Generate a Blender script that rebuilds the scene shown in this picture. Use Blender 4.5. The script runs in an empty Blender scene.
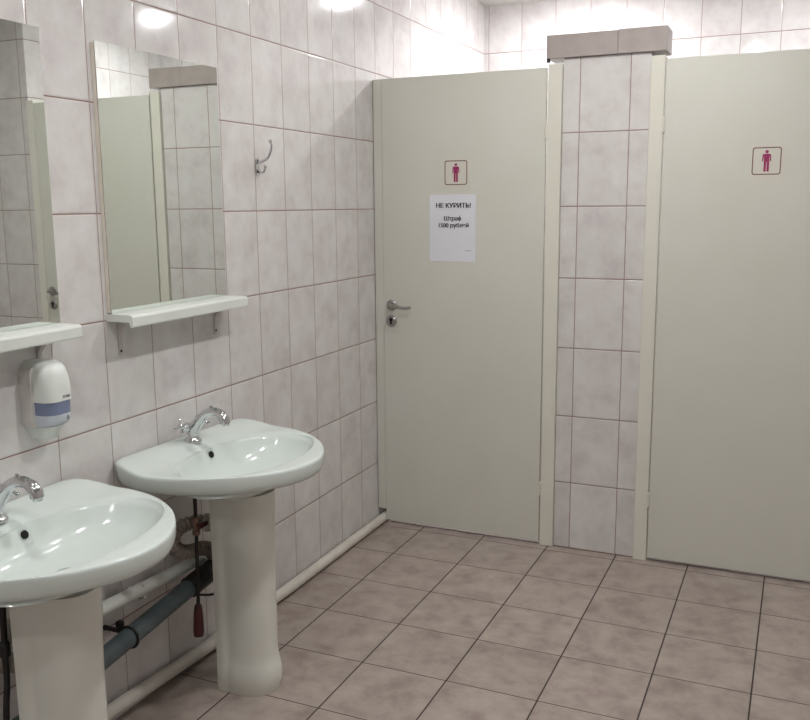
import bpy, bmesh, math, random
from mathutils import Vector, Matrix
PI = math.pi
scene = bpy.context.scene
C = scene.collection
random.seed(4)

# ------------------------------------------------------------------ camera, world, exposure
cam_d = bpy.data.cameras.new('camera')
cam_d.sensor_fit = 'HORIZONTAL'
cam_d.sensor_width = 36.0
cam_d.lens = 36.0 * 892.8 / 810.0
cam_d.clip_start = 0.02
cam = bpy.data.objects.new('camera', cam_d)
C.objects.link(cam)
def cam_matrix(loc, yaw, pitch, roll):
    f = Vector((math.sin(yaw) * math.cos(pitch), math.cos(yaw) * math.cos(pitch), math.sin(pitch)))
    r = Vector((math.cos(yaw), -math.sin(yaw), 0))
    u = r.cross(f)
    c, s = math.cos(roll), math.sin(roll)
    r2 = c * r + s * u
    u2 = -s * r + c * u
    m = Matrix(((r2.x, u2.x, -f.x, loc[0]), (r2.y, u2.y, -f.y, loc[1]), (r2.z, u2.z, -f.z, loc[2]), (0, 0, 0, 1)))
    return m
cam.matrix_world = cam_matrix((1.790, 0.0, 1.5149), -0.4139, -0.1721, -0.0082)
scene.camera = cam

w = bpy.data.worlds.new('world')
scene.world = w
w.use_nodes = True
w.node_tree.nodes['Background'].inputs[0].default_value = (0.8, 0.85, 0.9, 1)
w.node_tree.nodes['Background'].inputs[1].default_value = 0.0

scene.view_settings.view_transform = 'Standard'
scene.view_settings.look = 'None'
scene.view_settings.gamma = 1.0
scene.view_settings.use_curve_mapping = False
scene.view_settings.exposure = 0.07

# lamps of the room: (x, y, watts-like emission strength, colour)
STALL_LAMPS = [(0.66, 4.74, 2200.0, 0.036), (1.90, 4.64, 1150.0, 0.034)]
ROOM_LAMPS = [(1.4, 2.1, 500.0, 0.058), (1.4, 0.3, 240.0, 0.058), (0.7, 1.2, 240.0, 0.058), (0.7, -0.9, 330.0, 0.058), (0.7, 3.0, 135.0, 0.058), (1.4, 3.0, 250.0, 0.058)]
STALL_COL = (0.97, 0.97, 1.0)
ROOM_COL = (1.0, 1.0, 0.99)

# ------------------------------------------------------------------ dimensions
HT = 2.668         # ceiling
YP = 3.75          # plane of the stall fronts
YB = 5.291         # back wall
XR = 3.0           # right wall
Y0 = -1.6          # wall behind the viewer

# ------------------------------------------------------------------ materials
def lin(c):
    return tuple(((v / 255) / 12.92 if v / 255 <= 0.04045 else ((v / 255 + 0.055) / 1.055) ** 2.4) for v in c) + (1,)

def simple(name, rgb, rough=0.5, metal=0.0, spec=0.5, coat=0.0, alpha=None, trans=0.0, emit=None):
    m = bpy.data.materials.new(name)
    m.use_nodes = True
    b = m.node_tree.nodes['Principled BSDF']
    b.inputs['Base Color'].default_value = rgb if len(rgb) == 4 else (*rgb, 1)
    b.inputs['Roughness'].default_value = rough
    b.inputs['Metallic'].default_value = metal
    b.inputs['Specular IOR Level'].default_value = spec
    b.inputs['Coat Weight'].default_value = coat
    b.inputs['Coat Roughness'].default_value = 0.08
    b.inputs['Transmission Weight'].default_value = trans
    if emit:
        b.inputs['Emission Color'].default_value = (*emit[0], 1)
        b.inputs['Emission Strength'].default_value = emit[1]
    return m

def noisy(name, rgb, rgb2, scale=6.0, rough=0.5, metal=0.0, spec=0.5, coat=0.0, bump=0.0, detail=3):
    m = simple(name, rgb, rough, metal, spec, coat)
    nt = m.node_tree
    n, l = nt.nodes, nt.links
    geo = n.new('ShaderNodeNewGeometry')
    no = n.new('ShaderNodeTexNoise')
    no.inputs['Scale'].default_value = scale
    no.inputs['Detail'].default_value = detail
    l.new(geo.outputs['Position'], no.inputs['Vector'])
    ra = n.new('ShaderNodeValToRGB')
    ra.color_ramp.elements[0].position = 0.35
    ra.color_ramp.elements[1].position = 0.65
    ra.color_ramp.elements[0].color = rgb
    ra.color_ramp.elements[1].color = rgb2
    l.new(no.outputs['Fac'], ra.inputs[0])
    l.new(ra.outputs[0], n['Principled BSDF'].inputs['Base Color'])
    if bump:
        bu = n.new('ShaderNodeBump')
        bu.inputs['Strength'].default_value = 0.3
        bu.inputs['Distance'].default_value = bump
        l.new(no.outputs['Fac'], bu.inputs['Height'])
        l.new(bu.outputs[0], n['Principled BSDF'].inputs['Normal'])
    return m

def tile_mat(name, ax_u, ax_v, u0, v0, tu, tv, cols, grout_u, grout_v, gw_u, gw_v,
             rough=0.09, spec=0.5, bevel=0.006, bump=0.0012, nscale=9.0, rot=0.0, vary=0.06, tilt=0.0):
    """ceramic tiles: u/v are world axes, the grid starts at (u0, v0)"""
    m = bpy.data.materials.new(name)
    m.use_nodes = True
    nt = m.node_tree
    n, l = nt.nodes, nt.links
    bs = n['Principled BSDF']
    geo = n.new('ShaderNodeNewGeometry')
    pos = geo.outputs['Position']
    if rot:
        vr = n.new('ShaderNodeVectorRotate')
        vr.rotation_type = 'Z_AXIS'
        vr.inputs['Center'].default_value = (u0, v0, 0)
        vr.inputs['Angle'].default_value = -rot
        l.new(pos, vr.inputs['Vector'])
        pos = vr.outputs[0]
    sp = n.new('ShaderNodeSeparateXYZ')
    l.new(pos, sp.inputs[0])
    def M(op, a, b=None, c=None):
        x = n.new('ShaderNodeMath')
        x.operation = op
        for i, v in enumerate((a, b, c)):
            if v is None:
                continue
            if isinstance(v, (int, float)):
                x.inputs[i].default_value = v
            else:
                l.new(v, x.inputs[i])
        return x.outputs[0]
    def axis(ax, o, t):
        s = M('DIVIDE', M('SUBTRACT', sp.outputs[ax], o), t)
        cell = M('FLOOR', s)
        fr = M('FRACT', s)
        d = M('MULTIPLY', M('MINIMUM', fr, M('SUBTRACT', 1.0, fr)), t)   # metres to the nearest joint
        return cell, d
    cu, du = axis(ax_u, u0, tu)
    cv, dv = axis(ax_v, v0, tv)
    def ramp(d, a, b):
        mr = n.new('ShaderNodeMapRange')
        mr.interpolation_type = 'SMOOTHSTEP'
        mr.inputs['From Min'].default_value = a
        mr.inputs['From Max'].default_value = b
        l.new(d, mr.inputs['Value'])
        return mr.outputs[0]
    mu = ramp(du, gw_u * 0.35, gw_u * 0.65)
    mv = ramp(dv, gw_v * 0.35, gw_v * 0.65)
    # mottled glaze, shifted in every tile
    com = n.new('ShaderNodeCombineXYZ')
    l.new(cu, com.inputs[0]); l.new(cv, com.inputs[1])
    wn = n.new('ShaderNodeTexWhiteNoise')
    wn.noise_dimensions = '3D'
    l.new(com.outputs[0], wn.inputs['Vector'])
    off = n.new('ShaderNodeVectorMath'); off.operation = 'MULTIPLY_ADD'
    l.new(wn.outputs['Color'], off.inputs[0])
    off.inputs[1].default_value = (7, 7, 7)
    l.new(pos, off.inputs[2])
    no = n.new('ShaderNodeTexNoise')
    no.inputs['Scale'].default_value = nscale
    no.inputs['Detail'].default_value = 5
    no.inputs['Roughness'].default_value = 0.62
    no.inputs['Distortion'].default_value = 0.15
    l.new(off.outputs[0], no.inputs['Vector'])
    ra = n.new('ShaderNodeValToRGB')
    els = ra.color_ramp.elements
    els[0].position = 0.30; els[0].color = cols[0]
    els[1].position = 0.70; els[1].color = cols[2]
    e = els.new(0.5); e.color = cols[1]
    l.new(no.outputs['Fac'], ra.inputs[0])
    hs = n.new('ShaderNodeHueSaturation')
    l.new(ra.outputs[0], hs.inputs['Color'])
    l.new(M('MULTIPLY_ADD', wn.outputs['Value'], vary, 1 - vary / 2), hs.inputs['Value'])
    mx = n.new('ShaderNodeMix'); mx.data_type = 'RGBA'
    mx.inputs['A'].default_value = grout_v
    l.new(hs.outputs[0], mx.inputs['B']); l.new(mv, mx.inputs['Factor'])
    mx2 = n.new('ShaderNodeMix'); mx2.data_type = 'RGBA'
    mx2.inputs['A'].default_value = grout_u
    l.new(mx.outputs['Result'], mx2.inputs['B']); l.new(mu, mx2.inputs['Factor'])
    l.new(mx2.outputs['Result'], bs.inputs['Base Color'])
    mask = M('MULTIPLY', mu, mv)
    l.new(M('MULTIPLY_ADD', mask, rough - 0.7, 0.7), bs.inputs['Roughness'])
    bs.inputs['Specular IOR Level'].default_value = spec
    h = M('MULTIPLY', ramp(du, 0.0, bevel), ramp(dv, 0.0, bevel))
    if tilt:
        wv = n.new('ShaderNodeSeparateColor')
        l.new(wn.outputs['Color'], wv.inputs[0])
        ra_ = M('MULTIPLY', M('SUBTRACT', wv.outputs[0], 0.5), M('SUBTRACT', sp.outputs[ax_u], M('MULTIPLY_ADD', cu, tu, u0)))
        rb_ = M('MULTIPLY', M('SUBTRACT', wv.outputs[1], 0.5), M('SUBTRACT', sp.outputs[ax_v], M('MULTIPLY_ADD', cv, tv, v0)))
        h = M('ADD', h, M('MULTIPLY', M('ADD', ra_, rb_), tilt / bump))
    wav = n.new('ShaderNodeTexNoise')
    wav.inputs['Scale'].default_value = 9.0
    wav.inputs['Detail'].default_value = 1
    l.new(off.outputs[0], wav.inputs['Vector'])
    h = M('MULTIPLY_ADD', wav.outputs['Fac'], 0.10, h)
    bu = n.new('ShaderNodeBump')
    bu.inputs['Strength'].default_value = 1.0
    bu.inputs['Distance'].default_value = bump
    l.new(h, bu.inputs['Height'])
    l.new(bu.outputs[0], bs.inputs['Normal'])
    return m

WT = [lin((200, 194, 193)), lin((212, 208, 206)), lin((219, 217, 215))]
GR = lin((135, 102, 90))
GR2 = lin((150, 120, 108))
TW, THH = 0.2013, 0.300
ZL = 2.0974        # a horizontal joint on the left and back walls
M_left = tile_mat('wall_tile_side', 1, 2, 2.5607, ZL - 3.0, TW, THH, WT, GR2, GR, 0.0026, 0.0034)
M_back = tile_mat('wall_tile_end', 0, 2, 0.0274, ZL - 3.0, TW, THH, WT, GR2, GR, 0.0026, 0.0034)
M_pill = tile_mat('pillar_tile', 0, 2, 0.9332, 1.8025 - 3.0, 0.2026, THH, WT, GR2, GR, 0.0032, 0.0034)
FT = [lin((145, 131, 124)), lin((166, 153, 145)), lin((179, 167, 158))]
M_floor = tile_mat('floor_tile', 0, 1, 0.235, 3.6974, 0.3018, 0.3018, FT, lin((60, 50, 46)), lin((86, 72, 66)),
                   0.0050, 0.0042, rough=0.32, spec=0.4, bevel=0.006, bump=0.0006, nscale=11.0, rot=-0.0048, vary=0.08)
M_cap = noisy('cap_tile', lin((163, 153, 149)), lin((171, 161, 156)), 16, 0.3, bump=0.0003)
M_ceil = noisy('ceiling_paint', lin((222, 220, 216)), lin((230, 228, 224)), 3, 0.75)
M_door = noisy('door_paint', lin((208, 207, 196)), lin((211, 210, 201)), 3.5, 0.42, bump=0.0002)
M_jamb = noisy('jamb_paint', lin((217, 215, 203)), lin((221, 218, 207)), 5, 0.42)
M_white = noisy('white_plastic', lin((218, 222, 217)), lin((223, 227, 222)), 8, 0.32)
M_cer = noisy('white_ceramic', lin((214, 223, 218)), lin((218, 226, 222)), 5, 0.15)
M_ped = noisy('pedestal_ceramic', lin((221, 221, 212)), lin((226, 226, 218)), 5, 0.18)
M_mirror = simple('mirror_silver', (0.80, 0.84, 0.80), 0.012, 1.0)
M_brk = noisy('bracket_plastic', lin((190, 182, 178)), lin((196, 188, 184)), 12, 0.5)
M_edge = noisy('mirror_backing', lin((226, 219, 205)), lin((232, 226, 213)), 12, 0.5)
M_chrome = noisy('chrome', (0.62, 0.63, 0.65, 1), (0.72, 0.73, 0.75, 1), 30, 0.09, metal=1.0)
M_steel = noisy('brushed_steel', lin((165, 162, 160)), lin((182, 178, 176)), 60, 0.3, metal=1.0)
M_black = noisy('black_rubber', lin((22, 20, 20)), lin((34, 31, 30)), 40, 0.5)
M_hole = simple('dark_hole', lin((16, 14, 13)), 0.8)
M_pvc = noisy('pale_pipe', lin((205, 200, 190)), lin((216, 211, 203)), 14, 0.42)
M_corr = noisy('beige_hose', lin((138, 127, 118)), lin((158, 147, 137)), 18, 0.5)
M_grey = noisy('grey_drain_plastic', lin((72, 84, 88)), lin((86, 98, 101)), 10, 0.38)
M_red = noisy('dark_red_valve', lin((66, 24, 25)), lin((84, 32, 32)), 30, 0.4)
M_brass = noisy('dull_brass', lin((120, 98, 84)), lin((142, 118, 102)), 30, 0.35, metal=0.7)
M_paper = noisy('paper', lin((220, 221, 228)), lin((224, 225, 231)), 5, 0.7)
M_ink = simple('ink', lin((52, 48, 54)), 0.8)
M_sticker = simple('sticker_film', lin((211, 207, 196)), 0.35)
M_frame_ink = simple('sign_border', lin((112, 78, 70)), 0.5)
M_magenta = simple('sign_magenta', lin((150, 38, 92)), 0.5)
M_side = noisy('dispenser_side', lin((206, 201, 197)), lin((212, 207, 203)), 8, 0.4)
M_blue = simple('dispenser_window', lin((120, 129, 156)), 0.12, spec=0.6)
M_clear = simple('dispenser_clear', lin((200, 205, 214)), 0.12, spec=0.6)
M_logo = simple('grey_print', lin((128, 130, 134)), 0.5)
M_lampring = noisy('lamp_ring', lin((228, 228, 228)), lin((235, 235, 235)), 9, 0.35)

# ------------------------------------------------------------------ helpers
def link(name, me, mat, parent=None, smooth=False, loc=None):
    o = bpy.data.objects.new(name, me)
    C.objects.link(o)
    if mat is not None:
        me.materials.append(mat)
    if smooth:
        for p in me.polygons:
            p.use_smooth = True
    if parent is not None:
        o.parent = parent
    if loc:
        o.location = loc
    return o

def obj(name, bm, mat, parent=None, smooth=False, sharp=None, recalc=True):
    if recalc:
        bmesh.ops.recalc_face_normals(bm, faces=bm.faces)
    if sharp is not None:
        for e in bm.edges:
            if len(e.link_faces) == 2 and e.calc_face_angle(0) > sharp:
                e.smooth = False
        smooth = True
    me = bpy.data.meshes.new(name)
    bm.to_mesh(me)
    bm.free()
    return link(name, me, mat, parent, smooth)

def empty(name, loc=(0, 0, 0), rotz=0.0):
    o = bpy.data.objects.new(name, None)
    o.empty_display_size = 0.05
    o.location = loc
    o.rotation_euler = (0, 0, rotz)
    C.objects.link(o)
    return o

def tag(o, label, cat, group=None):
    o['label'] = label
    o['category'] = cat
    if group:
        o['group'] = group
    return o

def struct(o, label=None):
    o['kind'] = 'structure'
    if label:
        o['label'] = label
    return o

def box(bm, x0, x1, y0, y1, z0, z1, bev=0.0, seg=2):
    r = bmesh.ops.create_cube(bm, size=1.0)
    vs = r['verts']
    for v in vs:
        v.co = Vector((x0 + (v.co.x + .5) * (x1 - x0), y0 + (v.co.y + .5) * (y1 - y0), z0 + (v.co.z + .5) * (z1 - z0)))
    if bev:
        es = list({e for v in vs for e in v.link_edges})
        bmesh.ops.bevel(bm, geom=es, offset=bev, segments=seg, profile=0.5, affect='EDGES')
    return bm

def nbox(*a, **k):
    return box(bmesh.new(), *a, **k)

def basis(d):
    d = d.normalized()
    a = Vector((0, 0, 1)) if abs(d.z) < 0.9 else Vector((1, 0, 0))
    u = d.cross(a).normalized()
    return u, d.cross(u).normalized()

def tube(bm, pts, rad, n=16, cap=True, closed=False):
    """swept tube with parallel-transported frame; rad is a number or a list"""
    pts = [Vector(p) for p in pts]
    N = len(pts)
    rr = rad if isinstance(rad, (list, tuple)) else [rad] * N
    rings = []
    u = None
    for i, p in enumerate(pts):
        if closed:
            d = pts[(i + 1) % N] - pts[i - 1]
        else:
            d = pts[min(i + 1, N - 1)] - pts[max(i - 1, 0)]
        d.normalize()
        if u is None:
            u, v = basis(d)
        else:
            u = (u - d * u.dot(d)).normalized()
            v = d.cross(u).normalized()
        rings.append([bm.verts.new(p + (u * math.cos(2 * PI * k / n) + v * math.sin(2 * PI * k / n)) * rr[i]) for k in range(n)])
    M = N if closed else N - 1
    for i in range(M):
        a, b = rings[i], rings[(i + 1) % N]
        for k in range(n):
            bm.faces.new((a[k], a[(k + 1) % n], b[(k + 1) % n], b[k]))
    if cap and not closed:
        bm.faces.new(rings[0][::-1])
        bm.faces.new(rings[-1])
    return bm

def spline(pts, k=8):
    """Catmull-Rom through the points (3-tuples)"""
    P = [Vector(p) for p in pts]
    P = [P[0] * 2 - P[1]] + P + [P[-1] * 2 - P[-2]]
    out = []
    for i in range(1, len(P) - 2):
        for j in range(k):
            t = j / k
            a, b, c, d = P[i - 1], P[i], P[i + 1], P[i + 2]
            out.append(0.5 * ((2 * b) + (c - a) * t + (2 * a - 5 * b + 4 * c - d) * t * t + (3 * b - a - 3 * c + d) * t ** 3))
    out.append(P[-2])
    return out

def lathe(bm, prof, org=(0, 0, 0), axis=(0, 0, 1), n=32):
    """prof: (radius, distance along axis)"""
    org = Vector(org); ax = Vector(axis).normalized()
    u, v = basis(ax)
    rings = []
    for r, h in prof:
        if r < 1e-6:
            rings.append([bm.verts.new(org + ax * h)])
        else:
            rings.append([bm.verts.new(org + ax * h + (u * math.cos(2 * PI * k / n) + v * math.sin(2 * PI * k / n)) * r) for k in range(n)])
    for a, b in zip(rings, rings[1:]):
        for k in range(n):
            k2 = (k + 1) % n
            if len(a) == 1 and len(b) == 1:
                continue
            if len(a) == 1:
                bm.faces.new((a[0], b[k2], b[k]))
            elif len(b) == 1:
                bm.faces.new((a[k], a[k2], b[0]))
            else:
                bm.faces.new((a[k], a[k2], b[k2], b[k]))
    if len(rings[0]) > 1:
        bm.faces.new(rings[0][::-1])
    if len(rings[-1]) > 1:
        bm.faces.new(rings[-1])
    return bm

def prism(bm, poly, mapper, h0, h1):
    """poly 2-D; mapper(a, b, h) -> point"""
    A = [bm.verts.new(mapper(a, b, h0)) for a, b in poly]
    B = [bm.verts.new(mapper(a, b, h1)) for a, b in poly]
    n = len(poly)
    bm.faces.new(A[::-1]); bm.faces.new(B)
    for i in range(n):
        bm.faces.new((A[i], A[(i + 1) % n], B[(i + 1) % n], B[i]))
    return bm

def rrect(w_, h_, r, n=6, cx=0, cy=0):
    out = []
    for (sx, sy, a0) in ((1, 1, 0), (-1, 1, PI / 2), (-1, -1, PI), (1, -1, 3 * PI / 2)):
        for i in range(n + 1):
            a = a0 + (PI / 2) * i / n
            out.append((cx + sx * (w_ / 2 - r) + r * math.cos(a), cy + sy * (h_ / 2 - r) + r * math.sin(a)))
    return out

# ------------------------------------------------------------------ room shell
struct(obj('floor', nbox(-0.1, XR + 0.1, Y0 - 0.1, YB + 0.1, -0.1, 0.0), M_floor))
struct(obj('ceiling', nbox(-0.1, XR + 0.1, Y0 - 0.1, YB + 0.1, HT, HT + 0.1), M_ceil))
struct(obj('wall_left', nbox(-0.1, 0.0, Y0 - 0.1, YB + 0.1, 0, HT), M_left))
struct(obj('wall_back', nbox(0.0, XR + 0.1, YB, YB + 0.1, 0, HT), M_back))
struct(obj('wall_right', nbox(XR, XR + 0.1, Y0 - 0.1, YB, 0, HT), M_left))
struct(obj('wall_front', nbox(0.0, XR, Y0 - 0.1, Y0, 0, HT), M_back))
# tiled wall to the right of the second door, full height, seen in the small mirror
struct(obj('wall_stall_right', nbox(2.10, XR, YP, YP + 0.12, 0, HT), M_pill))
struct(obj('wall_stall_side', nbox(2.43, 2.53, YP + 0.12, YB, 0, HT), M_left))
# pillar between the two doors and the low divider behind it
struct(obj('wall_middle', nbox(0.862, 1.214, YP + 0.001, YP + 0.13, 0, 2.100, bev=0.002), M_pill))
struct(obj('wall_divider', nbox(0.98, 1.10, YP + 0.13, YB, 0, 2.05), M_left))
bm = bmesh.new()
box(bm, 0.793, 1.0826, YP - 0.012, YP + 0.135, 2.1005, 2.192, bev=0.0015)
box(bm, 1.0834, 1.273, YP - 0.012, YP + 0.135, 2.1005, 2.194, bev=0.0015)
struct(obj('trim_1', bm, M_cap), 'brownish tile cap laid across the top of the pillar')
# jambs
def jamb(name, x0, x1, z0, z1, y0=None, m=None):
    b_ = nbox(x0, x1, (YP - 0.016) if y0 is None else y0, YP + 0.11, z0, z1, bev=0.0025)
    return struct(obj(name, b_, m or M_jamb))
jamb('trim_2', 0.003, 0.0458, 0.072, 2.066, YP - 0.0165, M_door)
jamb('trim_3', 0.803, 0.8615, 0.002, 2.079)
jamb('trim_4', 1.2145, 1.270, -0.0, 2.083)
jamb('trim_5', 2.052, 2.0995, 0.0, 2.083)
# thresholds
struct(obj('trim_6', nbox(0.056, 0.803, YP + 0.005, YP + 0.05, 0, 0.006, bev=0.002), M_cap))
struct(obj('trim_7', nbox(1.270, 2.052, YP + 0.005, YP + 0.05, 0, 0.006, bev=0.002), M_cap))
# small dark bracket where the pillar cap meets the first jamb
bm = nbox(0.797, 0.812, YP - 0.022, YP - 0.0165, 2.083, 2.100, bev=0.001)
struct(obj('trim_8', bm, M_black), 'small dark metal bracket under the left end of the pillar cap')

# ------------------------------------------------------------------ doors
def hinge(parent, x, z):
    hb = bmesh.new()
    lathe(hb, [(0.0, 0), (0.0055, 0.001), (0.0055, 0.030), (0.0045, 0.0305), (0.0045, 0.0325), (0.0055, 0.033), (0.0055, 0.062), (0, 0.063)],
          (x, YP - 0.022, z), (0, 0, 1), 12)
    return obj('hinge', hb, M_jamb, parent, sharp=0.6)

def lever_handle(parent, x, z, sgn):
    hb = bmesh.new()
    lathe(hb, [(0, 0), (0.025, 0), (0.025, 0.006), (0.021, 0.009), (0.012, 0.010), (0.0, 0.010)], (x, YP - 0.0180, z), (0, -1, 0), 28)
    h = obj('door_handle', hb, M_steel, parent, sharp=0.6)
    lb = bmesh.new()
    y = YP - 0.018
    tube(lb, spline([(x, y - 0.008, z), (x, y - 0.030, z), (x + sgn * 0.010, y - 0.044, z), (x + sgn * 0.035, y - 0.047, z - 0.001),
                     (x + sgn * 0.075, y - 0.046, z - 0.008), (x + sgn * 0.112, y - 0.046, z - 0.004)], 6),
         [0.0085] * 10 + [0.0085 - 0.0016 * i / 20 for i in range(21)], 12)
    obj('lever', lb, M_steel, h, sharp=0.8)
    return h

def escutcheon(parent, x, z):
    eb = bmesh.new()
    lathe(eb, [(0, 0), (0.026, 0), (0.026, 0.006), (0.022, 0.009), (0, 0.009)], (x, YP - 0.0180, z), (0, -1, 0), 28)
    e = obj('escutcheon', eb, M_steel, parent, sharp=0.6)
    kb = bmesh.new()
    lathe(kb, [(0, 0), (0.009, 0), (0.009, 0.0012), (0, 0.0012)], (x, YP - 0.0270, z + 0.006), (0, -1, 0), 20)
    box(kb, x - 0.0045, x + 0.0045, YP - 0.0283, YP - 0.0270, z - 0.016, z + 0.003)
    obj('keyhole', kb, M_hole, e)
    return e

d1 = struct(obj('door_1', nbox(0.0466, 0.797, YP - 0.018, YP + 0.0035, 0.020, 2.066, bev=0.0015), M_door))
hinge(d1, 0.800, 1.782); hinge(d1, 0.800, 0.236)
lever_handle(d1, 0.087, 1.060, 1); escutcheon(d1, 0.085, 0.987)
# strike marks on the edge strip beside the handle
d2 = struct(obj('door_2', nbox(1.276, 2.045, YP - 0.018, YP + 0.0035, 0.018, 2.068, bev=0.0015), M_door))
hinge(d2, 1.273, 1.788); hinge(d2, 1.273, 0.245)
lever_handle(d2, 2.005, 1.062, -1); escutcheon(d2, 2.005, 0.986)

# ------------------------------------------------------------------ signs on the doors
def mp(cx, cz, y):
    return lambda a, b, h: Vector((cx + a, y - h, cz + b))

def man(parent, cx, cz, y, s=1.0):
    bm = bmesh.new()
    m = mp(cx, cz, y)
    def P(poly):
        prism(bm, [(a * s, b * s) for a, b in poly], m, 0.0, 0.0005)
    P([(0.0062 * math.cos(2 * PI * i / 16), 0.0355 + 0.0062 * math.sin(2 * PI * i / 16)) for i in range(16)])
    P([(-0.0105, 0.0275), (0.0105, 0.0275), (0.0135, 0.0255), (0.0150, 0.022), (0.0165, 0.000), (0.0120, 0.000), (0.0108, 0.018),
       (0.0098, 0.018), (0.0096, -0.0385), (0.0014, -0.0385), (0.0008, -0.003), (-0.0008, -0.003), (-0.0014, -0.0385), (-0.0096, -0.0385),
       (-0.0098, 0.018), (-0.0108, 0.018), (-0.0120, 0.000), (-0.0165, 0.000), (-0.0150, 0.022), (-0.0135, 0.0255)])
    return obj('figure', bm, M_magenta, parent)

def toilet_sign(cx, cz, w_, label, film):
    y = YP - 0.0182
    t = empty('toilet_sign', (cx, y, cz))
    bm = bmesh.new()
    prism(bm, rrect(w_ + film[0], w_ + film[1], 0.004, cx=film[2], cy=film[3]), mp(0, 0, 0), 0.0, 0.0006)
    obj('film', bm, M_sticker, t)
    bm = bmesh.new()
    m = mp(0, 0, 0)
    o_ = rrect(w_, w_, 0.010); i_ = rrect(w_ - 0.008, w_ - 0.008, 0.007)
    for k in range(len(o_)):
        k2 = (k + 1) % len(o_)
        q = [o_[k], o_[k2], i_[k2], i_[k]]
        vs = [bm.verts.new(m(a, b, 0.0008)) for a, b in q] 
        bm.faces.new(vs)
    bmesh.ops.remove_doubles(bm, verts=bm.verts, dist=1e-5)
    g = bmesh.ops.extrude_face_region(bm, geom=bm.faces[:])
    for v in [e for e in g['geom'] if isinstance(e, bmesh.types.BMVert)]:
        v.co.y += 0.00035
    obj('border', bm, M_frame_ink, t)
    man(t, 0, -0.001, -0.0006, 1.0)
    return tag(t, label, 'sign', 'toilet door signs')

toilet_sign(0.4005, 1.651, 0.105, 'square sticker with magenta man figure above the paper notice, on the left door', (0.022, 0.026, 0.0, -0.002))
toilet_sign(1.658, 1.668, 0.103, 'square sticker with magenta man figure alone on the right door', (0.022, 0.034, 0.006, -0.010))

ny = YP - 0.0184
note = empty('paper_notice', (0.385, ny, 1.411))
bm = bmesh.new()
NXs, NZs = 8, 10
grid = {}
for i in range(NXs + 1):
    for j in range(NZs + 1):
        a = -0.108 + 0.216 * i / NXs
        b = -0.147 + 0.294 * j / NZs
        h = 0.0006 + 0.0012 * (abs(a) / 0.108) ** 4 * (0.5 - b / 0.3)
        grid[i, j] = bm.verts.new((a, -h, b))
for i in range(NXs):
    for j in range(NZs):
        bm.faces.new((grid[i, j], grid[i + 1, j], grid[i + 1, j + 1], grid[i, j + 1]))
g = bmesh.ops.extrude_face_region(bm, geom=bm.faces[:])
for v in [e for e in g['geom'] if isinstance(e, bmesh.types.BMVert)]:
    v.co.y += 0.0004
obj('sheet', bm, M_paper, note)
def text(parent, s, size, x, y, z, name='printed_line', rot=(PI / 2, 0, 0), mat=None, bold=0.0, sx=1.0, depth=0.0002):
    cu = bpy.data.curves.new('txt', 'FONT')
    cu.body = s
    cu.size = size
    cu.align_x = 'CENTER'; cu.align_y = 'CENTER'
    cu.extrude = depth
    to = bpy.data.objects.new('txt', cu)
    C.objects.link(to)
    dg = bpy.context.evaluated_depsgraph_get()
    me = bpy.data.meshes.new_from_object(to.evaluated_get(dg))
    bpy.data.objects.remove(to)
    if bold:
        bm2 = bmesh.new()
        for dx in (-bold, 0.0, bold):
            k0 = len(bm2.verts)
            bm2.from_mesh(me)
            bm2.verts.ensure_lookup_table()
            for v in bm2.verts[k0:]:
                v.co.x += dx
        bm2.to_mesh(me)
        bm2.free()
    o = link(name, me, mat or M_ink, parent)
    o.location = (x, y, z)
    o.rotation_euler = rot
    o.scale = (sx, 1, 1)
    return o
text(note, 'НЕ КУРИТЬ!', 0.029, 0.004, -0.0014, 0.098, bold=0.0009, sx=0.98)
line = text(note, 'Штрао', 0.026, 0.000, -0.0014, 0.042, bold=0.0008)
xm = max(v.co.x for v in line.data.vertices)
bm = bmesh.new()
bm.from_mesh(line.data)
box(bm, xm - 0.0090, xm - 0.0064, -0.0115, 0.0135, -0.0002, 0.0002)     # the stem of the last letter
bm.to_mesh(line.data); bm.free()
text(note, '1500 рублей', 0.026, 0.004, -0.0014, 0.012, bold=0.0008, sx=0.98)
obj('signature_line', nbox(0.060, 0.090, -0.0022, -0.0016, -0.098, -0.0965), M_ink, note)
tag(note, 'white paper notice printed with a no smoking warning, taped on the left door', 'notice')

# ------------------------------------------------------------------ mirrors and shelves
def mirror(y0, y1, label):
    t = empty('wall_mirror', (0, (y0 + y1) / 2, 1.2165))
    h = (y1 - y0) / 2
    obj('backing_board', nbox(0.0, 0.013, -h, h, 0.003, 0.738), M_edge, t)
    g_ = obj('mirror_glass', nbox(0.0132, 0.0172, -h - 0.001, h + 0.001, 0.0, 0.743), M_mirror, t)
    return tag(t, label, 'mirror', 'wall mirrors')
mirror(1.973, 2.528, 'rectangular wall mirror above the farther sink, beside the metal coat hook')
mirror(1.215, 1.776, 'rectangular wall mirror above the soap dispenser, cut by the photo left edge')

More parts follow.
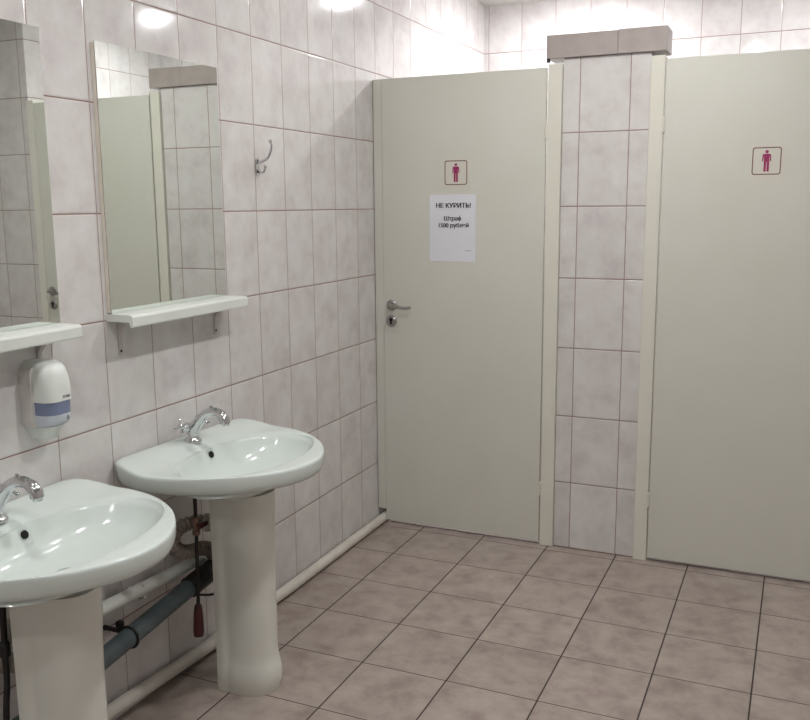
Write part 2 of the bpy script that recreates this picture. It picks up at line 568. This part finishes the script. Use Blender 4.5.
def shelf(y0, y1, label):
    t = empty('wall_shelf', (0, (y0 + y1) / 2, 1.195))
    h = (y1 - y0) / 2
    bm = bmesh.new()
    # cross-section in x-z: thin board with a deeper rounded front lip
    sec = [(0.0, 0.000), (0.0, 0.020), (0.030, 0.021), (0.088, 0.021), (0.0935, 0.019), (0.096, 0.014), (0.096, -0.010), (0.0945, -0.014), (0.089, -0.015), (0.086, -0.012), (0.084, 0.000)]
    A = [bm.verts.new((a, -h, b)) for a, b in sec]
    B = [bm.verts.new((a, h, b)) for a, b in sec]
    n_ = len(sec)
    for i in range(n_):
        bm.faces.new((A[i], A[(i + 1) % n_], B[(i + 1) % n_], B[i]))
    bm.faces.new(A[::-1]); bm.faces.new(B)
    obj('shelf_board', bm, M_white, t)
    for yy in (-h + 0.050, h - 0.060):
        bb = bmesh.new()
        prism(bb, [(0.0005, -0.0005), (0.0005, -0.105), (0.004, -0.105), (0.006, -0.050), (0.040, -0.006), (0.040, -0.0005)],
              lambda a, b, hh: Vector((a, yy + hh, b)), -0.007, 0.007)
        br = obj('bracket', bb, M_brk, t)
        for zz in (-0.026, -0.092):
            sb = bmesh.new()
            lathe(sb, [(0, 0), (0.0042, 0), (0.0038, 0.0015), (0, 0.0022)], (0.0125 if zz > -0.05 else 0.0042, yy, zz), (1, 0, 0), 10)
            obj('screw', sb, M_black, br)
    return tag(t, label, 'shelf', 'shelves under the mirrors')
shelf(1.965, 2.540, 'white plastic shelf under the mirror above the farther sink')
shelf(1.210, 1.770, 'white plastic shelf just above the soap dispenser')

# ------------------------------------------------------------------ coat hook
hk = empty('coat_hook', (0, 2.775, 1.665))
bm = bmesh.new()
prism(bm, rrect(0.022, 0.062, 0.010), lambda a, b, h: Vector((h, a, b - 0.012)), 0.0, 0.004)
plate = obj('back_plate', bm, M_chrome, hk)
for zz in (-0.032, 0.010):
    sb = bmesh.new()
    lathe(sb, [(0, 0), (0.004, 0), (0.0035, 0.0012), (0, 0.0018)], (0.004, 0, zz), (1, 0, 0), 10)
    obj('screw', sb, M_black, plate)
bm = bmesh.new()
pts = spline([(0.004, 0, 0.002), (0.022, 0, 0.006), (0.045, 0, 0.018), (0.058, 0, 0.040), (0.062, 0, 0.062), (0.058, 0, 0.072)], 6)
tube(bm, pts, [0.0055 - 0.0018 * i / (len(pts) - 1) for i in range(len(pts))], 10)
lathe(bm, [(0, -0.007), (0.005, -0.005), (0.007, 0), (0.005, 0.005), (0, 0.007)], (0.058, 0, 0.074), (0, 0, 1), 14)
obj('upper_prong', bm, M_chrome, hk, sharp=0.9)
bm = bmesh.new()
pts = spline([(0.004, 0, -0.022), (0.014, 0, -0.032), (0.028, 0, -0.030), (0.034, 0, -0.014)], 6)
tube(bm, pts, 0.0038, 10)
lathe(bm, [(0, -0.0055), (0.004, -0.004), (0.0055, 0), (0.004, 0.004), (0, 0.0055)], (0.034, 0, -0.011), (0, 0, 1), 14)
obj('lower_prong', bm, M_chrome, hk, sharp=0.9)
tag(hk, 'small chrome double coat hook screwed to the tiled wall right of the mirror', 'hook')

# ------------------------------------------------------------------ soap dispenser
sd = empty('soap_dispenser', (0, 1.690, 0.925))
def disp_ring(z, hw, d, rc, x0=0.0, n=7):
    """rounded D section: flat back at x0, front at x0+d"""
    out = [(x0, -hw), ]
    for i in range(n + 1):
        a = -PI / 2 + (PI / 2) * i / n
        out.append((x0 + d - rc + rc * math.cos(a), -hw + rc + rc * math.sin(a)))
    for i in range(n + 1):
        a = (PI / 2) * i / n
        out.append((x0 + d - rc + rc * math.cos(a), hw - rc + rc * math.sin(a)))
    out.append((x0, hw))
    return [(a, b, z) for a, b in out]
def loft(bm, rings, caps=True):
    R_ = [[bm.verts.new(p) for p in r] for r in rings]
    n_ = len(R_[0])
    for a, b in zip(R_, R_[1:]):
        for k in range(n_):
            bm.faces.new((a[k], a[(k + 1) % n_], b[(k + 1) % n_], b[k]))
    if caps:
        bm.faces.new(R_[0][::-1]); bm.faces.new(R_[-1])
    return bm
bm = bmesh.new()
loft(bm, [disp_ring(z, hw * 0.80, d * 0.95, min(hw * .8, d * .8, 0.030)) for z, hw, d in
          [(0.104, 0.0560, 0.100), (0.135, 0.0560, 0.100), (0.162, 0.0545, 0.096), (0.184, 0.052, 0.090), (0.196, 0.048, 0.080), (0.203, 0.042, 0.066), (0.206, 0.032, 0.048)]])
obj('cover', bm, M_white, sd, sharp=0.9)
bm = bmesh.new()
loft(bm, [disp_ring(z, hw * 0.80, d * 0.95, min(hw * .8, d * .8, 0.033)) for z, hw, d in [(0.070, 0.0545, 0.0975), (0.104, 0.0550, 0.0985)]])
win = obj('blue_window', bm, M_blue, sd, sharp=0.9)
win['label'] = 'bluish see-through band across the front'
bm = bmesh.new()
loft(bm, [disp_ring(z, hw * 0.80, d * 0.95, min(hw * .8, d * .8, 0.033)) for z, hw, d in [(0.038, 0.046, 0.080), (0.044, 0.051, 0.090), (0.055, 0.054, 0.096), (0.070, 0.0545, 0.0975)]])
obj('push_bar', bm, M_clear, sd, sharp=0.9)
bm = bmesh.new()
loft(bm, [disp_ring(z, hw * 0.80, d * 0.95, min(hw * .8, d * .8, 0.028)) for z, hw, d in [(0.000, 0.020, 0.050), (0.003, 0.028, 0.058), (0.022, 0.040, 0.070), (0.038, 0.046, 0.080)]])
obj('nozzle_base', bm, M_white, sd, sharp=0.9)
bm = bmesh.new()
prism(bm, rrect(0.104, 0.170, 0.028), lambda a, b, h: Vector((h, a, b + 0.115)), 0.0, 0.040)
obj('back_plate', bm, M_side, sd)
text(sd, 'TORK', 0.010, 0.0953, 0.010, 0.114, 'printed_logo', (PI / 2, 0, PI / 2), M_logo, bold=0.0004)
bm = bmesh.new()
drop = [(0, 0.0075)] + [(0.0042 * math.cos(a), -0.0018 + 0.0042 * math.sin(a)) for a in [PI * (0.15 - 1.3 * i / 12) for i in range(13)]]
prism(bm, drop, lambda a, b, h: Vector((0.0918 + h, 0.014 + a, 0.058 + b)), 0.0, 0.0012)
obj('drop_mark', bm, M_logo, sd)
tag(sd, 'white wall soap dispenser with bluish window between the shelf and the nearer sink', 'soap dispenser')

# ------------------------------------------------------------------ sinks
RIM = 0.768
def basin_outline():
    half = [(0.004, 0.290), (0.025, 0.312), (0.07, 0.328), (0.13, 0.336), (0.20, 0.330), (0.27, 0.308), (0.34, 0.270), (0.41, 0.213), (0.465, 0.142), (0.499, 0.068), (0.508, 0.0)]
    s = spline([(a * 0.986, b * 0.966, 0) for a, b in half], 5)
    pts = [(0.0, 0.0), (0.0, 0.10), (0.0, 0.20), (0.0, 0.262)] + [(p.x, p.y) for p in s]
    low = [(a, -b) for a, b in pts[::-1]]
    return pts + low[1:-1]
def polar(poly, cx, cy, ang):
    """distance from (cx, cy) to the polygon along ang"""
    dx, dy = math.cos(ang), math.sin(ang)
    best = 0
    n_ = len(poly)
    for i in range(n_):
        x1, y1 = poly[i][0] - cx, poly[i][1] - cy
        x2, y2 = poly[(i + 1) % n_][0] - cx, poly[(i + 1) % n_][1] - cy
        ex, ey = x2 - x1, y2 - y1
        den = dx * ey - dy * ex
        if abs(den) < 1e-12:
            continue
        t = (x1 * ey - y1 * ex) / den
        s_ = (x1 * dy - y1 * dx) / den
        if t > 0 and -1e-6 <= s_ <= 1 + 1e-6:
            best = max(best, t)
    return best
def sst(a, b, x):
    t = min(1, max(0, (x - a) / (b - a)))
    return t * t * (3 - 2 * t)
def make_sink():
    t = empty('pedestal_sink')
    out = basin_outline()
    cx = 0.268
    N = 128
    angs = [2 * PI * i / N for i in range(N)]
    # include the rear corners exactly
    Ro = [polar(out, cx, 0, a) for a in angs]
    def inner(a):
        e = 2.25
        ax = 0.148 if math.cos(a) > 0 else 0.150
        ay = 0.262
        return (abs(math.cos(a) / ax) ** e + abs(math.sin(a) / ay) ** e) ** (-1 / e)
    Ri = [inner(a) for a in angs]
    def deck(x):
        return 0.020 * (1 - sst(0.02, 0.16, x))
    rings = []
    # bowl
    for s_, z in [(0.10, -0.099), (0.30, -0.096), (0.50, -0.088), (0.66, -0.076), (0.78, -0.063), (0.87, -0.048), (0.93, -0.031), (0.968, -0.018), (0.99, -0.0095)]:
        rings.append([(cx - 0.02 * (1 - s_) + math.cos(a) * Ri[i] * s_, math.sin(a) * Ri[i] * s_, z + deck(0.1) * (1 if math.cos(a) < 0 else 0) * sst(0.8, 1, s_) * abs(math.cos(a))) for i, a in enumerate(angs)])
    for tt, z in [(0.03, -0.0048), (0.10, -0.0014), (0.17, 0.0), (0.35, 0.0008), (0.65, 0.002), (0.88, 0.003), (0.95, 0.0022), (0.985, -0.0005), (0.998, -0.004)]:
        r = []
        for i, a in enumerate(angs):
            rad = Ri[i] * 1.02 * (1 - tt) + Ro[i] * tt
            x = cx + math.cos(a) * rad
            r.append((x, math.sin(a) * rad, z + deck(x) * sst(0.0, 0.3, tt)))
        rings.append(r)
    def under(s_, z, lift=0.0):
        r = []
        for i, a in enumerate(angs):
            rad = Ro[i] * s_
            x = cx + math.cos(a) * rad
            if out and math.cos(a) < 0:
                # the rear stays flat against the wall for the upper part
                k = (Ro[i] * abs(math.cos(a))) / cx
                if k > 0.97:
                    x = max(0.0, x * (0.15 if s_ > 0.8 else 1))
            r.append((x, math.sin(a) * rad, z + deck(x) * lift))
        rings.append(r)
    under(1.0, -0.009, 1); under(0.997, -0.020, .8); under(0.988, -0.034, .4); under(0.972, -0.044, .2); under(0.945, -0.050); under(0.90, -0.053)
    rear = lambda a: 1.0 if math.cos(a) >= 0 else 1.0
    for tt, z in [(0.75, -0.055), (0.45, -0.058), (0.15, -0.062)]:
        rings.append([(cx + math.cos(a) * (Ri[i] * (1 - tt) + Ro[i] * .9 * tt), math.sin(a) * (Ri[i] * (1 - tt) + Ro[i] * .9 * tt), z) for i, a in enumerate(angs)])
    for s_, z in [(0.95, -0.062), (0.85, -0.070), (0.70, -0.088), (0.5, -0.106), (0.3, -0.116), (0.1, -0.119)]:
        rings.append([(cx + math.cos(a) * Ri[i] * s_, math.sin(a) * Ri[i] * s_, z) for i, a in enumerate(angs)])
    bm = bmesh.new()
    loft(bm, rings, caps=True)
    basin = obj('basin', bm, M_cer, t, sharp=1.3)
    basin.location = (0, 0, RIM)
    # overflow hole in the rear wall of the bowl
    bm = bmesh.new()
    lathe(bm, [(0, 0), (0.0105, 0), (0.0105, 0.003), (0.009, 0.004), (0, 0.004)], (0.1265, 0.0, -0.020), Vector((1, 0, 0.42)), 20)
    ov = obj('overflow_hole', bm, M_hole, basin)
    bm = bmesh.new()
    lathe(bm, [(0, 0), (0.024, 0), (0.027, 0.002), (0.024, 0.004), (0.016, 0.003), (0, 0.003)], (0.245, 0, -0.0998), (0, 0, 1), 28)
    obj('drain', bm, M_chrome, basin, sharp=0.8)
    # pedestal: half-oval shell with a swelling foot and side flanges
    bm = bmesh.new()
    rings = []
    K = 40
    zs = [0.0, 0.012, 0.03, 0.05, 0.068, 0.082, 0.096, 0.112, 0.135, 0.17, 0.25, 0.35, 0.45, 0.53, 0.58, 0.62, 0.652]
    for z in zs:
        r = []
        top = sst(0.45, 0.65, z)
        foot = 1 - sst(0.055, 0.125, z)
        toe = 1.0 - 0.05 * (1 - sst(0.0, 0.03, z))
        for k in range(K + 1):
            a = -PI / 2 + PI * k / K
            e = 2.6
            ax, ay = 0.166, 0.086 + 0.002 * top
            rad = (abs(math.cos(a) / ax) ** e + abs(math.sin(a) / ay) ** e) ** (-1 / e)
            fr = sst(0.34, 0.56, math.cos(a))           # front portion
            cut = 0.009 * fr * (1 - foot) * (1 - 0.75 * top)
            groove = 0.006 * math.exp(-((math.cos(a) - 0.40) / 0.12) ** 2) * (1 - top) * (1 - 0.3 * foot)
            rad = rad * (1 + 0.02 * foot) * toe - cut - groove
            r.append((0.178 + math.cos(a) * rad, math.sin(a) * rad, z))
        # inner shell
        for k in range(K, -1, -1):
            a = -PI / 2 + PI * k / K
            r.append((0.178 + math.cos(a) * (0.125 - 0.0), math.sin(a) * 0.070, z))
        rings.append(r)
    loft(bm, rings)
    ped = obj('pedestal', bm, M_ped, t, sharp=1.0)
    ped.location = (0, 0.006, 0)
    # faucet
    fb = bmesh.new()
    lathe(fb, [(0, 0), (0.027, 0), (0.0275, 0.004), (0.024, 0.009), (0.019, 0.012), (0.0165, 0.020), (0.0175, 0.030), (0.021, 0.040), (0.021, 0.050), (0.016, 0.058), (0.0, 0.060)], (0, 0, 0), (0.10, 0, 1), 26)
    f = obj('faucet', fb, M_chrome, t, sharp=0.9)
    f.location = (0.060, -0.002, RIM + 0.017)
    sb = bmesh.new()
    P = spline([(0.004, 0, 0.034), (0.018, 0, 0.056), (0.040, 0, 0.081), (0.062, 0, 0.097), (0.088, 0, 0.104), (0.112, 0, 0.098), (0.127, 0, 0.083), (0.130, 0, 0.070)], 5)
    n_ = len(P)
    tube(sb, P, [0.0190 - 0.0050 * sst(0, 0.5, i / n_) + 0.0020 * sst(0.6, 0.85, i / n_) for i in range(n_)], 16)
    lathe(sb, [(0, -0.004), (0.004, -0.003), (0.0055, 0.0), (0.004, 0.004), (0, 0.005)], (0.075, 0, 0.118), (0, 0, 1), 12)
    obj('spout', sb, M_chrome, f, sharp=0.9)
    ab = bmesh.new()
    lathe(ab, [(0, 0), (0.0105, 0), (0.0115, 0.003), (0.0115, 0.014), (0, 0.014)], (0.1315, 0, 0.062), (-0.1, 0, 1), 18)
    obj('aerator', ab, M_chrome, f, sharp=0.9)
    for s_ in (-1, 1):
        hb = bmesh.new()
        ax = Vector((-0.05, s_, 0.42)).normalized()
        org = Vector((0.0, s_ * 0.010, 0.040))
        lathe(hb, [(0.0, 0), (0.011, 0.0), (0.011, 0.016), (0.014, 0.019), (0.014, 0.026), (0.009, 0.030), (0.0075, 0.036), (0.010, 0.042), (0.010, 0.050), (0.006, 0.054), (0, 0.055)], org, ax, 18)
        u, v = basis(ax)
        hub = org + ax * 0.045
        for k in range(4):
            d = (u * math.cos(k * PI / 2 + 0.5) + v * math.sin(k * PI / 2 + 0.5))
            tube(hb, [hub + d * 0.006, hub + d * 0.020], [0.0042, 0.0036], 8)
            lathe(hb, [(0, -0.006), (0.0045, -0.004), (0.006, 0), (0.0045, 0.004), (0, 0.006)], hub + d * 0.022, d, 12)
        obj('tap_handle', hb, M_chrome, f, sharp=0.9)
    return t

def copy_tree(o, parent=None):
    c = o.copy()
    C.objects.link(c)
    c.parent = parent
    for ch in list(o.children):
        copy_tree(ch, c)
    return c
SINK_Y = 2.241
SINK_Y2 = 1.481
s1 = make_sink()
s2 = copy_tree(s1)
for ch in s2.children:
    if ch.name.startswith('pedestal'):
        ch.location.y = -0.028
    if ch.name.startswith('faucet'):
        ch.location = (0.066, -0.022, RIM + 0.017)
s1.location = (0.015, SINK_Y, 0); s1.rotation_euler = (0, 0, math.radians(-3.0))
s2.location = (0.016, SINK_Y2, 0); s2.rotation_euler = (0, 0, math.radians(3.2))
tag(s1, 'white ceramic pedestal sink whose pedestal foot shows whole, nearer the doors', 'sink', 'pedestal sinks')
tag(s2, 'white ceramic pedestal sink below the soap dispenser, cut by the photo left edge', 'sink', 'pedestal sinks')

# ------------------------------------------------------------------ pipes
bm = bmesh.new()
tube(bm, [(0.026, y, z) for y, z in [(0.2, 0.085), (1.5, 0.068), (1.9, 0.058), (2.30, 0.036), (2.9, 0.024), (3.4, 0.0235), (3.90, 0.0235)]], 0.0215, 18)
fp = obj('floor_pipe', bm, M_pvc, sharp=0.9)
bm = bmesh.new()
tube(bm, [(0.026, 2.34, 0.035), (0.026, 2.352, 0.035), (0.026, 2.353, 0.035), (0.026, 2.405, 0.034), (0.026, 2.406, 0.034), (0.026, 2.418, 0.034)],
     [0.0225, 0.0262, 0.0275, 0.0275, 0.0262, 0.0225], 18)
obj('coupling', bm, M_pvc, fp, sharp=0.9)
tag(fp, 'pale cream pipe running along the floor at the foot of the tiled wall', 'pipe')

bm = bmesh.new()
tube(bm, [(0.045, 1.2, 0.415), (0.045, 1.80, 0.395), (0.045, 2.15, 0.376), (0.042, 2.26, 0.370), (0.040, 2.40, 0.364)], 0.0195, 18)
wp = obj('wall_pipe', bm, M_white, sharp=0.9)
bm = bmesh.new()
tube(bm, [(0.045 + 0.0235 * math.cos(a), 1.985, 0.3815 + 0.0235 * math.sin(a)) for a in [PI * 0.25 + 1.5 * PI * i / 16 for i in range(17)]], 0.0035, 8)
box(bm, 0.0, 0.026, 1.980, 1.990, 0.376, 0.388)
obj('pipe_clip', bm, M_pvc, wp)
tag(wp, 'white plastic pipe on the wall above the dark grey drain pipe', 'pipe')

bm = bmesh.new()
tube(bm, [(0.095, 1.15, 0.205), (0.095, 1.72, 0.278), (0.095, 1.95, 0.306), (0.095, 2.25, 0.343)], 0.0285, 22)
gp = obj('drain_pipe', bm, M_grey, sharp=0.9)
bm = bmesh.new()
tube(bm, [(0.095, 2.150, 0.3305), (0.095, 2.152, 0.331), (0.095, 2.26, 0.344), (0.095, 2.30, 0.352), (0.095, 2.302, 0.352)], [0.0285, 0.034, 0.034, 0.030, 0.020], 22)
ru = obj('rubber_sleeve', bm, M_black, gp, sharp=0.9)
ru['label'] = 'black rubber sleeve'
bm = bmesh.new()
cyc = Vector((0.095, 1.872, 0.296))
tube(bm, [cyc + Vector((0.031 * math.cos(a), 0.0, 0.031 * math.sin(a))) for a in [2 * PI * i / 24 for i in range(24)]], 0.0045, 8, closed=True)
box(bm, 0.0, 0.067, 1.868, 1.878, 0.303, 0.313)
box(bm, 0.052, 0.070, 1.864, 1.882, 0.318, 0.338, bev=0.002)
cl = obj('clamp', bm, M_black, gp)
cl['label'] = 'thin black clamp ring'
tag(gp, 'dark grey plastic drain pipe sloping between the two pedestals', 'pipe')

def siphon(y, label):
    t = empty('drain_trap', (0.0, y, 0.0))
    bm = bmesh.new()
    # corrugated S-bend
    P = spline([(0.235, 0.02, 0.600), (0.225, 0.02, 0.545), (0.180, 0.0, 0.530), (0.095, -0.035, 0.530), (0.062, -0.080, 0.520), (0.055, -0.108, 0.484), (0.060, -0.085, 0.445),
                (0.075, -0.045, 0.432), (0.088, -0.005, 0.430), (0.094, 0.030, 0.412), (0.095, 0.050, 0.385), (0.095, 0.052, 0.368)], 7)
    tube(bm, P, [0.0215 + 0.0030 * math.cos(i * PI) for i in range(len(P))], 16)
    obj('corrugated_bend', bm, M_corr, t, sharp=1.2)
    bm = bmesh.new()
    lathe(bm, [(0, 0), (0.026, 0), (0.029, 0.003), (0.029, 0.026), (0.026, 0.029), (0, 0.029)], (0.120, -0.030, 0.530), Vector((0.8, 0.42, 0)), 20)
    obj('nut', bm, M_pvc, t, sharp=0.8)
    bm = bmesh.new()
    lathe(bm, [(0, 0), (0.030, 0), (0.034, 0.010), (0.034, 0.050), (0.024, 0.070), (0, 0.070)], (0.237, 0.02, 0.575), (0, 0, 1), 22)
    obj('trap_body', bm, M_white, t, sharp=0.8)
    return tag(t, label, 'drain trap', 'drain traps')
siphon(SINK_Y, 'beige corrugated drain trap behind the pedestal of the sink nearer the doors')
siphon(SINK_Y2 - 0.032, 'beige corrugated drain trap behind the nearer pedestal at the photo left edge')

# black supply hose with its valve, behind the farther pedestal
vv = empty('water_supply', (0.0, 0, 0))
bm = bmesh.new()
tube(bm, spline([(0.128, 2.160, 0.660), (0.134, 2.152, 0.610), (0.135, 2.150, 0.562)], 6), 0.0062, 12)
obj('hose', bm, M_black, vv, smooth=True)
bm = bmesh.new()
lathe(bm, [(0, 0), (0.010, 0), (0.0125, 0.003), (0.0125, 0.014), (0.009, 0.018), (0.009, 0.040), (0.012, 0.043), (0.012, 0.056), (0.008, 0.060), (0, 0.060)], (0.135, 2.150, 0.512), (0, 0, 1), 10)
va = obj('valve', bm, M_brass, vv, sharp=0.6)
bm = bmesh.new()
box(bm, 0.146, 0.156, 2.136, 2.186, 0.536, 0.550, bev=0.003)
lathe(bm, [(0, 0), (0.006, 0), (0.006, 0.022), (0, 0.022)], (0.136, 2.150, 0.543), (1, 0, 0), 10)
obj('valve_handle', bm, M_red, va)
bm = bmesh.new()
tube(bm, spline([(0.135, 2.150, 0.514), (0.134, 2.148, 0.45), (0.136, 2.144, 0.36), (0.136, 2.140, 0.285)], 6), 0.0058, 10)
obj('down_pipe', bm, M_black, vv, smooth=True)
bm = bmesh.new()
tube(bm, [(0.136, 2.140, 0.292), (0.136, 2.139, 0.285), (0.136, 2.138, 0.262), (0.136, 2.136, 0.205), (0.136, 2.135, 0.185), (0.136, 2.135, 0.182)], [0.006, 0.011, 0.0145, 0.0170, 0.0150, 0.008], 14)
rf = obj('red_fitting', bm, M_red, vv, sharp=0.8)
bm = bmesh.new()
tube(bm, spline([(0.136, 2.144, 0.318), (0.160, 2.18, 0.308), (0.18, 2.22, 0.316), (0.185, 2.26, 0.345)], 6), 0.0042, 8)
obj('thin_tube', bm, M_black, vv, smooth=True)
tag(vv, 'black water hose with dark red valve behind the pedestal nearer the doors', 'water hose')

# black hose beside the nearer pedestal
bm = bmesh.new()
tube(bm, spline([(0.160, 1.397, 0.660), (0.160, 1.392, 0.590), (0.160, 1.388, 0.50), (0.162, 1.385, 0.43), (0.160, 1.378, 0.36), (0.160, 1.372, 0.28), (0.160, 1.370, 0.18), (0.158, 1.370, 0.08), (0.157, 1.371, 0.002)], 7), 0.0075, 12)
h1 = obj('drain_hose', bm, M_black, smooth=True)
bm = bmesh.new()
lathe(bm, [(0, 0), (0.012, 0), (0.0135, 0.004), (0.0135, 0.03), (0.009, 0.036), (0, 0.036)], (0.160, 1.388, 0.49), (0, 0, 1), 10)
obj('hose_nut', bm, M_black, h1, sharp=0.6)
tag(h1, 'black rubber hose hanging down left of the nearer pedestal', 'hose')

# ------------------------------------------------------------------ ceiling lamps (out of view, they light the room and glint in the tiles)
def lamp(x, y, power, rad, col, label, grp):
    k = rad / 0.058
    t = empty('ceiling_lamp', (x, y, HT))
    bm = bmesh.new()
    lathe(bm, [(0.058 * k, 0.0), (0.058 * k + 0.024, 0.0), (0.058 * k + 0.024, -0.010), (0.058 * k + 0.016, -0.016), (0.058 * k + 0.002, -0.016)], (0, 0, 0), (0, 0, 1), 36)
    obj('ring', bm, M_lampring, t, sharp=0.8)
    bm = bmesh.new()
    lathe(bm, [(a * k, b) for a, b in [(0.0, -0.020), (0.020, -0.0198), (0.038, -0.019), (0.050, -0.0175), (0.058, -0.014), (0.058, -0.004), (0, -0.004)]], (0, 0, 0), (0, 0, 1), 36)
    m = simple('lamp_glow', (0.9, 0.9, 0.9), 0.4, emit=(col, power))
    obj('diffuser', bm, m, t, smooth=True)
    return tag(t, label, 'ceiling lamp', grp)
lamp(*STALL_LAMPS[0], STALL_COL, 'round ceiling lamp over the left toilet stall', 'ceiling lamps')
lamp(*STALL_LAMPS[1], STALL_COL, 'round ceiling lamp over the right toilet stall', 'ceiling lamps')
for L, where in zip(ROOM_LAMPS, ('in front of the mirrors, over the middle of the room', 'behind the viewer side of the nearer sink', 'close above the soap dispenser',
                                 'at the entrance end of the room', 'nearest the left stall door', 'nearest the pillar between the doors')):
    lamp(*L, ROOM_COL, 'round ceiling lamp ' + where, 'ceiling lamps')
